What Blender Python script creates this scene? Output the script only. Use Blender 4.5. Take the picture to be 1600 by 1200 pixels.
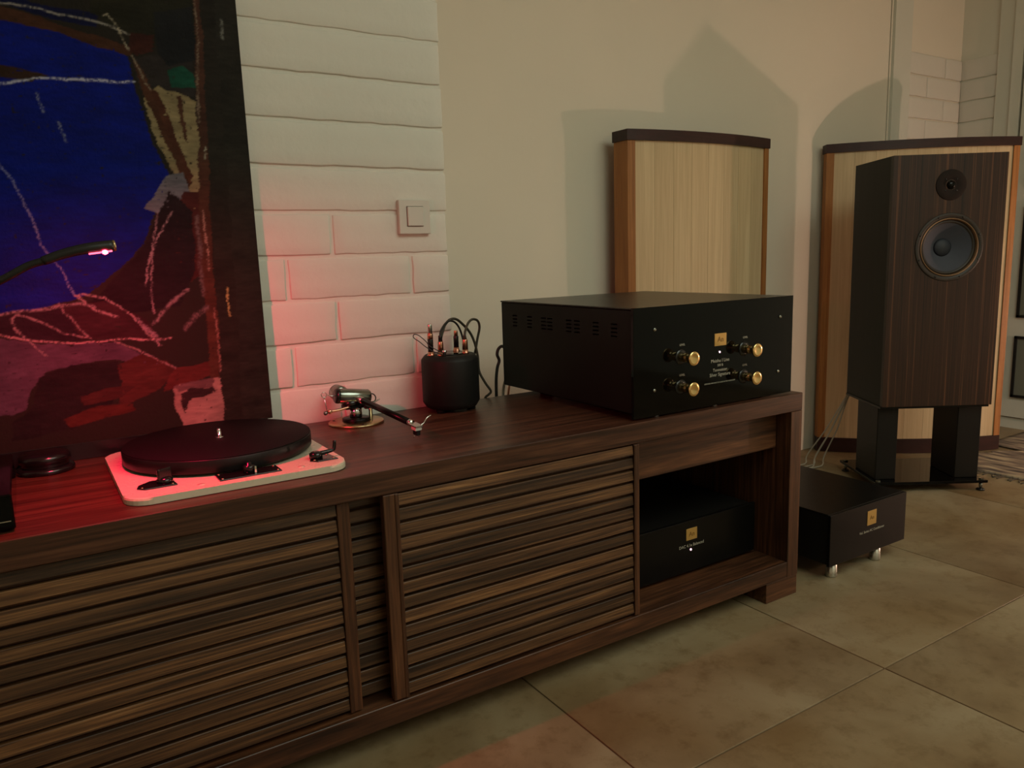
import bpy, bmesh, math, random
import numpy as np
from mathutils import Matrix, Vector

random.seed(7)
for o in list(bpy.data.objects):
    bpy.data.objects.remove(o)
SC = bpy.context.scene
COL = SC.collection

# ------------------------------------------------------------------ camera
cd = bpy.data.cameras.new('camera')
cam = bpy.data.objects.new('camera', cd)
COL.objects.link(cam)
cd.sensor_fit = 'HORIZONTAL'
cd.sensor_width = 36.0
cd.lens = 27.004
cd.clip_start = 0.02
cam.matrix_world = Matrix((
    (0.843043, 0.114021, -0.525621, -1.58258),
    (-0.536935, 0.121573, -0.834818, -1.18183),
    (-0.031285, 0.986012, 0.163714, 0.86849),
    (0, 0, 0, 1)))
SC.camera = cam

# ------------------------------------------------------------------ world, lights, exposure
w = bpy.data.worlds.new('room_world')
SC.world = w
w.use_nodes = True
w.node_tree.nodes['Background'].inputs[0].default_value = (0.55, 0.52, 0.36, 1)
w.node_tree.nodes['Background'].inputs[1].default_value = 0.02

SC.view_settings.view_transform = 'Standard'
SC.view_settings.look = 'None'
SC.view_settings.exposure = 0.0
SC.view_settings.gamma = 1.0
SC.view_settings.use_curve_mapping = False


def light(name, kind, loc, power, color, size, rot=(0, 0, 0)):
    d = bpy.data.lights.new(name, kind)
    d.energy = power
    d.color = color
    if kind == 'AREA':
        d.shape = 'DISK'
        d.size = size
    else:
        d.shadow_soft_size = size
    o = bpy.data.objects.new(name, d)
    o.location = loc
    o.rotation_euler = rot
    COL.objects.link(o)
    return o


# the room's ceiling light, above and behind the camera: soft, dim, slightly green-warm
light('ceiling_lamp_offscreen', 'AREA', (-0.2, -2.1, 2.42), 44.0, (0.89, 1.0, 0.83), 2.4)

# ------------------------------------------------------------------ helpers
H = 0.519          # sideboard top
BY = 0.469         # brick face
WY = 0.894         # plaster wall
WX = 2.29          # right wall


def new_mat(name):
    m = bpy.data.materials.new(name)
    m.use_nodes = True
    nt = m.node_tree
    return m, nt, nt.nodes['Principled BSDF']


def srgb(r, g, b):
    f = lambda v: (v / 255 / 12.92) if v < 10.3 else ((v / 255 + .055) / 1.055) ** 2.4
    return (f(r), f(g), f(b), 1)


def plain(name, col, rough=.5, metal=0.0, spec=.5, emit=None, estr=0, bump=0, bscale=60, coat=0):
    m, nt, b = new_mat(name)
    b.inputs['Base Color'].default_value = (*col[:3], 1)
    b.inputs['Roughness'].default_value = rough
    b.inputs['Metallic'].default_value = metal
    b.inputs['Specular IOR Level'].default_value = spec
    b.inputs['Coat Weight'].default_value = coat
    b.inputs['Coat Roughness'].default_value = .05
    if emit:
        b.inputs['Emission Color'].default_value = (*emit[:3], 1)
        b.inputs['Emission Strength'].default_value = estr
    N = nt.nodes
    tc = N.new('ShaderNodeTexCoord')
    nz = N.new('ShaderNodeTexNoise')
    nz.inputs['Scale'].default_value = bscale
    nz.inputs['Detail'].default_value = 4
    nt.links.new(tc.outputs['Object'], nz.inputs['Vector'])
    # a little wear in the gloss
    mr = N.new('ShaderNodeMapRange')
    mr.inputs['To Min'].default_value = max(0, rough - .04)
    mr.inputs['To Max'].default_value = min(1, rough + .04)
    nt.links.new(nz.outputs['Fac'], mr.inputs['Value'])
    nt.links.new(mr.outputs['Result'], b.inputs['Roughness'])
    if bump:
        bp = N.new('ShaderNodeBump')
        bp.inputs['Strength'].default_value = bump
        bp.inputs['Distance'].default_value = .002
        nt.links.new(nz.outputs['Fac'], bp.inputs['Height'])
        nt.links.new(bp.outputs['Normal'], b.inputs['Normal'])
    return m


def wood(name, stops, axis='X', along=1.2, across=28, rough=.42, vary=.35, spec=.4, coat=0, distort=1.2, fine=.35):
    """procedural veneer: stretched noise along `axis`, with a per-object shift and tint"""
    m, nt, b = new_mat(name)
    N, L = nt.nodes, nt.links
    tc = N.new('ShaderNodeTexCoord')
    oi = N.new('ShaderNodeObjectInfo')
    mul = N.new('ShaderNodeMath'); mul.operation = 'MULTIPLY'; mul.inputs[1].default_value = 37.0
    L.new(oi.outputs['Random'], mul.inputs[0])
    add = N.new('ShaderNodeVectorMath'); add.operation = 'ADD'
    L.new(tc.outputs['Object'], add.inputs[0]); L.new(mul.outputs[0], add.inputs[1])
    mp = N.new('ShaderNodeMapping')
    sc = {'X': (along, across, across), 'Y': (across, along, across), 'Z': (across, across, along)}[axis]
    mp.inputs['Scale'].default_value = sc
    L.new(add.outputs[0], mp.inputs['Vector'])
    n1 = N.new('ShaderNodeTexNoise'); n1.inputs['Scale'].default_value = 1.0
    n1.inputs['Detail'].default_value = 5; n1.inputs['Roughness'].default_value = .6
    n1.inputs['Distortion'].default_value = distort
    L.new(mp.outputs[0], n1.inputs['Vector'])
    n2 = N.new('ShaderNodeTexNoise'); n2.inputs['Scale'].default_value = 7.0
    n2.inputs['Detail'].default_value = 3
    L.new(mp.outputs[0], n2.inputs['Vector'])
    mx = N.new('ShaderNodeMix'); mx.data_type = 'FLOAT'; mx.inputs[0].default_value = fine
    L.new(n1.outputs['Fac'], mx.inputs[2]); L.new(n2.outputs['Fac'], mx.inputs[3])
    cr = N.new('ShaderNodeValToRGB')
    el = cr.color_ramp.elements
    while len(el) < len(stops):
        el.new(.5)
    for e, (p, c) in zip(el, stops):
        e.position = p; e.color = c
    L.new(mx.outputs[0], cr.inputs[0])
    hs = N.new('ShaderNodeHueSaturation')
    mr = N.new('ShaderNodeMapRange')
    mr.inputs['To Min'].default_value = 1 - vary; mr.inputs['To Max'].default_value = 1 + vary
    L.new(oi.outputs['Random'], mr.inputs['Value'])
    L.new(mr.outputs[0], hs.inputs['Value']); L.new(cr.outputs[0], hs.inputs['Color'])
    L.new(hs.outputs[0], b.inputs['Base Color'])
    b.inputs['Roughness'].default_value = rough
    b.inputs['Specular IOR Level'].default_value = spec
    b.inputs['Coat Weight'].default_value = coat
    b.inputs['Coat Roughness'].default_value = .25
    bp = N.new('ShaderNodeBump'); bp.inputs['Strength'].default_value = .15; bp.inputs['Distance'].default_value = .001
    L.new(mx.outputs[0], bp.inputs['Height']); L.new(bp.outputs[0], b.inputs['Normal'])
    return m


def paintwall(name, col, bump=.25, scale=9, rough=.75, var=.06):
    m, nt, b = new_mat(name)
    N, L = nt.nodes, nt.links
    tc = N.new('ShaderNodeTexCoord')
    n1 = N.new('ShaderNodeTexNoise'); n1.inputs['Scale'].default_value = scale; n1.inputs['Detail'].default_value = 8
    L.new(tc.outputs['Object'], n1.inputs['Vector'])
    n2 = N.new('ShaderNodeTexNoise'); n2.inputs['Scale'].default_value = 1.7; n2.inputs['Detail'].default_value = 3
    L.new(tc.outputs['Object'], n2.inputs['Vector'])
    mr = N.new('ShaderNodeMapRange'); mr.inputs['To Min'].default_value = 1 - var; mr.inputs['To Max'].default_value = 1 + var
    L.new(n2.outputs['Fac'], mr.inputs['Value'])
    hs = N.new('ShaderNodeHueSaturation'); hs.inputs['Color'].default_value = (*col[:3], 1)
    L.new(mr.outputs[0], hs.inputs['Value']); L.new(hs.outputs[0], b.inputs['Base Color'])
    b.inputs['Roughness'].default_value = rough
    b.inputs['Specular IOR Level'].default_value = .3
    bp = N.new('ShaderNodeBump'); bp.inputs['Strength'].default_value = bump; bp.inputs['Distance'].default_value = .004
    L.new(n1.outputs['Fac'], bp.inputs['Height']); L.new(bp.outputs[0], b.inputs['Normal'])
    return m


M = {}
wal = [(0.34, srgb(31, 17, 10)), (0.48, srgb(65, 38, 23)), (0.58, srgb(87, 53, 33)), (0.7, srgb(114, 75, 48))]
M['walnut'] = wood('walnut', wal, 'X', 1.5, 30, .42, .12)
M['walnut_top'] = wood('walnut_top', [(0.34, srgb(37, 20, 14)), (0.5, srgb(71, 41, 28)), (0.66, srgb(102, 65, 46))], 'X', 1.2, 38, .36, .05)
M['walnut_slat'] = wood('walnut_slat', [(0.36, srgb(35, 20, 11)), (0.48, srgb(69, 44, 26)), (0.58, srgb(98, 66, 40)), (0.68, srgb(134, 97, 63))], 'X', 1.4, 60, .45, .4)
M['walnut_v'] = wood('walnut_v', wal, 'Z', 1.5, 40, .42, .15)
M['walnut_y'] = wood('walnut_y', wal, 'Y', 1.5, 30, .45, .1)
M['walnut_dark'] = wood('walnut_dark', [(0.3, srgb(33, 13, 12)), (0.7, srgb(59, 26, 22))], 'X', 1.5, 30, .45, .05)
M['oak'] = wood('oak', [(0.3, srgb(126, 78, 38)), (0.55, srgb(164, 108, 56)), (0.8, srgb(186, 130, 74))], 'Z', 1.5, 40, .5, .06)
M['ply'] = wood('pale_veneer', [(0.3, srgb(188, 163, 126)), (0.5, srgb(202, 178, 140)), (0.7, srgb(216, 194, 156))], 'Z', .8, 26, .6, .05)
M['zebra'] = wood('zebra_veneer', [(0.40, srgb(18, 9, 6)), (0.48, srgb(56, 31, 19)), (0.53, srgb(27, 14, 9)), (0.60, srgb(92, 57, 36))], 'Z', .35, 95, .42, 0, distort=.15, fine=.3)
M['brick_paint'] = paintwall('white_painted_brick', (.70, .67, .60), .7, 16)
M['mortar'] = paintwall('painted_mortar', (.70, .67, .60), .6, 30)
M['plaster'] = paintwall('cream_plaster', (.76, .70, .585), .05, 60)
M['plaster_w'] = paintwall('white_plaster', (.70, .69, .60), .05, 60)
M['joinery'] = paintwall('white_joinery', (.66, .66, .58), .02, 40, .5)
M['ceiling'] = paintwall('ceiling_paint', (.78, .76, .70), .05, 50)
M['black_matte'] = plain('black_matte_metal', (.0085, .0075, .0065), .45, 0, .22, bump=.1, bscale=400)
M['black_top'] = wood('black_lacquer_top', [(0.36, (.008, .007, .006, 1)), (0.5, (.018, .015, .012, 1)), (0.62, (.040, .034, .026, 1))], 'X', 1.0, 22, .32, 0)
M['black_gloss'] = plain('black_glass', (.0015, .0015, .0015), .06, 0, .2)
M['black_semi'] = plain('black_satin_plate', (.0035, .0032, .003), .3, 0, .2)
M['black_plastic'] = plain('black_plastic', (.008, .008, .008), .25, 0, .5)
M['rubber'] = plain('rubber_mat', (.0042, .004, .004), .7, 0, .12, bump=.1, bscale=300)
M['platter_rim'] = plain('platter_rim', (.007, .0065, .0065), .4, 0, .25)
M['grey_black'] = plain('satin_black_can', (.009, .009, .008), .55, 0, .25)
M['speaker_side'] = wood('dark_side_veneer', [(0.3, (.008, .007, .0045, 1)), (0.7, (.014, .012, .008, 1))], 'Z', .6, 40, .5, 0, spec=.2)
M['chrome'] = plain('chrome', (.75, .75, .72), .14, 1)
M['steel'] = plain('brushed_steel', (.62, .61, .57), .28, 1)
M['dark_chrome'] = plain('dark_chrome', (.30, .32, .29), .18, 1)
M['brass'] = plain('brass', (.58, .44, .24), .3, 1)
M['gold'] = plain('polished_gold', (.95, .70, .32), .12, 1)
M['gold_plate'] = plain('gold_plate', srgb(196, 158, 88), .4, .5)
M['gold_ink'] = plain('gold_ink', srgb(120, 84, 24), .5, .3)
M['copper'] = plain('copper_plug', (.72, .36, .24), .3, 1)
M['ivory'] = plain('ivory_enamel', srgb(206, 197, 174), .28, 0, .5)
M['white_plastic'] = plain('white_plastic', srgb(205, 200, 190), .4)
M['ink'] = plain('printed_lettering', srgb(170, 165, 150), .6)
M['cable_black'] = plain('black_cable', (.012, .011, .010), .5)
M['cable_grey'] = plain('grey_cable', srgb(64, 58, 48), .5)
M['cable_pale'] = plain('pale_cable', srgb(176, 170, 156), .5)
M['cone'] = plain('woofer_cone', srgb(64, 66, 76), .75)
M['cone_cap'] = plain('woofer_cap', srgb(42, 44, 52), .6)
M['surround'] = plain('rubber_surround', srgb(36, 27, 20), .5)
M['tweeter'] = plain('tweeter_flange', srgb(34, 24, 20), .75, 0, .2)
M['ring'] = plain('satin_bronze_ring', srgb(122, 95, 70), .4, .6)
M['frame_black'] = plain('black_frame', (.01, .01, .01), .4)
M['pane'] = plain('dark_pane', srgb(120, 122, 110), .1)
M['led_red'] = plain('red_led', (.8, .02, .05), .3, emit=(1, .03, .08), estr=60)
M['led_pink'] = plain('pink_led', (.9, .5, .6), .3, emit=(1, .55, .68), estr=6)
M['led_ring'] = plain('led_lens', (.8, .1, .15), .3, emit=(1, .08, .15), estr=4)
M['lamp_black'] = plain('lamp_black', (.012, .011, .010), .4)
M['bakelite'] = plain('black_bakelite', (.006, .006, .006), .18, 0, .5)


def floor_mat():
    m, nt, b = new_mat('stone_tile')
    N, L = nt.nodes, nt.links
    tc = N.new('ShaderNodeTexCoord'); oi = N.new('ShaderNodeObjectInfo')
    mul = N.new('ShaderNodeMath'); mul.operation = 'MULTIPLY'; mul.inputs[1].default_value = 53.0
    L.new(oi.outputs['Random'], mul.inputs[0])
    add = N.new('ShaderNodeVectorMath'); add.operation = 'ADD'
    L.new(tc.outputs['Object'], add.inputs[0]); L.new(mul.outputs[0], add.inputs[1])
    n1 = N.new('ShaderNodeTexNoise'); n1.inputs['Scale'].default_value = 2.2; n1.inputs['Detail'].default_value = 10
    n1.inputs['Roughness'].default_value = .62; n1.inputs['Distortion'].default_value = .6
    n2 = N.new('ShaderNodeTexNoise'); n2.inputs['Scale'].default_value = 22; n2.inputs['Detail'].default_value = 8
    n2.inputs['Roughness'].default_value = .7
    n3 = N.new('ShaderNodeTexNoise'); n3.inputs['Scale'].default_value = 2.1; n3.inputs['Detail'].default_value = 3
    for n in (n1, n2, n3):
        L.new(add.outputs[0], n.inputs['Vector'])
    cr = N.new('ShaderNodeValToRGB')
    e = cr.color_ramp.elements
    e[0].position = .3; e[0].color = srgb(118, 99, 74)
    e[1].position = .72; e[1].color = srgb(158, 144, 116)
    k = e.new(.5); k.color = srgb(140, 123, 95)
    L.new(n1.outputs['Fac'], cr.inputs[0])
    cr2 = N.new('ShaderNodeValToRGB')
    e = cr2.color_ramp.elements
    e[0].position = .42; e[0].color = (1, 1, 1, 1)
    e[1].position = .72; e[1].color = srgb(214, 196, 170)
    L.new(n3.outputs['Fac'], cr2.inputs[0])
    mm = N.new('ShaderNodeMix'); mm.data_type = 'RGBA'; mm.blend_type = 'MULTIPLY'; mm.inputs[0].default_value = 1
    L.new(cr.outputs[0], mm.inputs[6]); L.new(cr2.outputs[0], mm.inputs[7])
    cr3 = N.new('ShaderNodeValToRGB')
    e = cr3.color_ramp.elements
    e[0].position = .30; e[0].color = srgb(214, 202, 186)
    e[1].position = .5; e[1].color = (1, 1, 1, 1)
    L.new(n2.outputs['Fac'], cr3.inputs[0])
    m2 = N.new('ShaderNodeMix'); m2.data_type = 'RGBA'; m2.blend_type = 'MULTIPLY'; m2.inputs[0].default_value = .8
    L.new(mm.outputs[2], m2.inputs[6]); L.new(cr3.outputs[0], m2.inputs[7])
    L.new(m2.outputs[2], b.inputs['Base Color'])
    b.inputs['Roughness'].default_value = .5
    b.inputs['Specular IOR Level'].default_value = .35
    bp = N.new('ShaderNodeBump'); bp.inputs['Strength'].default_value = .12; bp.inputs['Distance'].default_value = .002
    L.new(n2.outputs['Fac'], bp.inputs['Height']); L.new(bp.outputs[0], b.inputs['Normal'])
    return m


M['tile'] = floor_mat()
M['grout'] = plain('grout', srgb(96, 74, 50), .9)


def link(name, me, mat, parent=None, smooth=False, loc=(0, 0, 0), rot=(0, 0, 0)):
    if mat is not None and not me.materials:
        me.materials.append(M[mat] if isinstance(mat, str) else mat)
    o = bpy.data.objects.new(name, me)
    o.location = loc; o.rotation_euler = rot
    COL.objects.link(o)
    if parent is not None:
        o.parent = parent
    if smooth:
        for f in me.polygons:
            f.use_smooth = True
    return o


def tag(o, label, cat, group=None):
    o['label'] = label; o['category'] = cat
    if group:
        o['group'] = group
    return o


def thing(name, label, cat, loc, rotz=0, group=None):
    o = bpy.data.objects.new(name, None)
    o.empty_display_size = .05
    o.location = loc; o.rotation_euler = (0, 0, rotz)
    COL.objects.link(o)
    return tag(o, label, cat, group)


def bm_mesh(bm, name):
    bmesh.ops.recalc_face_normals(bm, faces=bm.faces)
    me = bpy.data.meshes.new(name)
    bm.to_mesh(me); bm.free()
    return me


def box_bm(x0, x1, y0, y1, z0, z1, bevel=0, seg=1, bm=None):
    own = bm is None
    if own:
        bm = bmesh.new()
    r = bmesh.ops.create_cube(bm, size=1)
    vs = r['verts']
    for v in vs:
        v.co.x = x0 if v.co.x < 0 else x1
        v.co.y = y0 if v.co.y < 0 else y1
        v.co.z = z0 if v.co.z < 0 else z1
    if bevel:
        es = set(e for v in vs for e in v.link_edges)
        bmesh.ops.bevel(bm, geom=list(es), offset=bevel, segments=seg, profile=.5, affect='EDGES')
    return bm


def cut_boxes(o, boxes):
    """real openings: cut axis-aligned boxes (in the object's own coordinates) out of a mesh object"""
    bm = bmesh.new()
    for b in boxes:
        box_bm(*b, 0, 1, bm)
    me = bm_mesh(bm, 'cutter')
    c = bpy.data.objects.new('cutter', me)
    COL.objects.link(c)
    c.matrix_world = o.matrix_world.copy()
    if o.parent:
        c.parent = o.parent
        c.matrix_parent_inverse = o.matrix_parent_inverse
        c.location = o.location
    md = o.modifiers.new('cut', 'BOOLEAN')
    md.operation = 'DIFFERENCE'; md.solver = 'EXACT'; md.object = c
    bpy.context.view_layer.update()
    dg = bpy.context.evaluated_depsgraph_get()
    new = bpy.data.meshes.new_from_object(o.evaluated_get(dg))
    o.modifiers.remove(md)
    o.data = new
    bpy.data.objects.remove(c)
    bpy.data.meshes.remove(me)


class B:
    """builder whose coordinates are given in world space for an unrotated root (or local when local=True)"""
    def __init__(self, root, local=False):
        self.r = root
        self.o = Vector((0, 0, 0)) if local else Vector(root.location)

    def fin(self, name, bm, mat, parent=None, smooth=False):
        for v in bm.verts:
            v.co -= self.o
        return link(name, bm_mesh(bm, name), mat, parent or self.r, smooth)

    def box(self, name, x0, x1, y0, y1, z0, z1, mat, bevel=.001, parent=None, seg=1):
        return self.fin(name, box_bm(x0, x1, y0, y1, z0, z1, bevel, seg), mat, parent)

    def lathe(self, name, c, prof, mat, axis=(0, 0, 1), n=32, parent=None, smooth=True):
        return self.fin(name, lathe_bm(c, prof, axis, n), mat, parent, smooth)

    def tube(self, name, pts, r, mat, n=10, parent=None, sub=6, curve=True):
        return self.fin(name, tube_bm(pts, r, n, sub, curve), mat, parent, True)

    def prism(self, name, pts, z0, z1, mat, bevel=0, parent=None):
        return self.fin(name, prism_bm(pts, z0, z1, bevel), mat, parent)


def lathe_bm(c, prof, axis=(0, 0, 1), n=32, bm=None):
    bm = bm or bmesh.new()
    q = Vector((0, 0, 1)).rotation_difference(Vector(axis).normalized())
    c = Vector(c)
    rings = []
    for r, z in prof:
        if r < 1e-6:
            rings.append([bm.verts.new(c + q @ Vector((0, 0, z)))])
        else:
            rings.append([bm.verts.new(c + q @ Vector((r * math.cos(2 * math.pi * i / n), r * math.sin(2 * math.pi * i / n), z))) for i in range(n)])
    for a, b in zip(rings, rings[1:]):
        if len(a) == 1 and len(b) == 1:
            continue
        for i in range(n):
            j = (i + 1) % n
            if len(a) == 1:
                bm.faces.new((a[0], b[i], b[j]))
            elif len(b) == 1:
                bm.faces.new((a[i], a[j], b[0]))
            else:
                bm.faces.new((a[i], a[j], b[j], b[i]))
    if len(rings[0]) > 1:
        bm.faces.new(rings[0][::-1])
    if len(rings[-1]) > 1:
        bm.faces.new(rings[-1])
    return bm


def spline(pts, sub):
    P = [Vector(p) for p in pts]
    P = [P[0] * 2 - P[1]] + P + [P[-1] * 2 - P[-2]]
    out = []
    for i in range(1, len(P) - 2):
        a, b, c, d = P[i - 1:i + 3]
        for k in range(sub):
            t = k / sub
            out.append(.5 * ((2 * b) + (c - a) * t + (2 * a - 5 * b + 4 * c - d) * t * t + (3 * b - a - 3 * c + d) * t ** 3))
    out.append(P[-2])
    return out


def tube_bm(pts, r, n=10, sub=6, curve=True, bm=None):
    bm = bm or bmesh.new()
    P = spline(pts, sub) if curve and len(pts) > 2 else [Vector(p) for p in pts]
    m = len(P)
    rad = (lambda i: r) if not isinstance(r, (list, tuple)) else (lambda i: r[0] + (r[1] - r[0]) * i / (m - 1))
    up = None
    rings = []
    for i, q in enumerate(P):
        t = (P[min(i + 1, m - 1)] - P[max(i - 1, 0)]).normalized()
        if up is None:
            up = t.orthogonal().normalized()
        up = (up - t * up.dot(t)).normalized()
        s = t.cross(up)
        rings.append([bm.verts.new(q + (up * math.cos(2 * math.pi * k / n) + s * math.sin(2 * math.pi * k / n)) * rad(i)) for k in range(n)])
    for a, b in zip(rings, rings[1:]):
        for k in range(n):
            j = (k + 1) % n
            bm.faces.new((a[k], a[j], b[j], b[k]))
    bm.faces.new(rings[0][::-1]); bm.faces.new(rings[-1])
    return bm


def prism_bm(pts, z0, z1, bevel=0, seg=2):
    bm = bmesh.new()
    a = [bm.verts.new((x, y, z0)) for x, y in pts]
    b = [bm.verts.new((x, y, z1)) for x, y in pts]
    n = len(pts)
    bm.faces.new(a[::-1]); top = bm.faces.new(b)
    for i in range(n):
        j = (i + 1) % n
        bm.faces.new((a[i], a[j], b[j], b[i]))
    if bevel:
        bmesh.ops.bevel(bm, geom=list(top.edges), offset=bevel, segments=seg, profile=.5, affect='EDGES')
    return bm


def rrect(x0, x1, y0, y1, r, n=6):
    out = []
    for cx, cy, a0 in ((x1 - r, y1 - r, 0), (x0 + r, y1 - r, 90), (x0 + r, y0 + r, 180), (x1 - r, y0 + r, 270)):
        for k in range(n + 1):
            a = math.radians(a0 + 90 * k / n)
            out.append((cx + r * math.cos(a), cy + r * math.sin(a)))
    return out


def text_mesh(s, size, depth=.0002, align='CENTER'):
    c = bpy.data.curves.new('lettering', 'FONT')
    c.body = s; c.size = size; c.extrude = depth; c.align_x = align; c.align_y = 'CENTER'
    c.resolution_u = 3
    o = bpy.data.objects.new('lettering_tmp', c)
    COL.objects.link(o)
    dg = bpy.context.evaluated_depsgraph_get()
    me = bpy.data.meshes.new_from_object(o.evaluated_get(dg))
    bpy.data.objects.remove(o); bpy.data.curves.remove(c)
    return me


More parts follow.
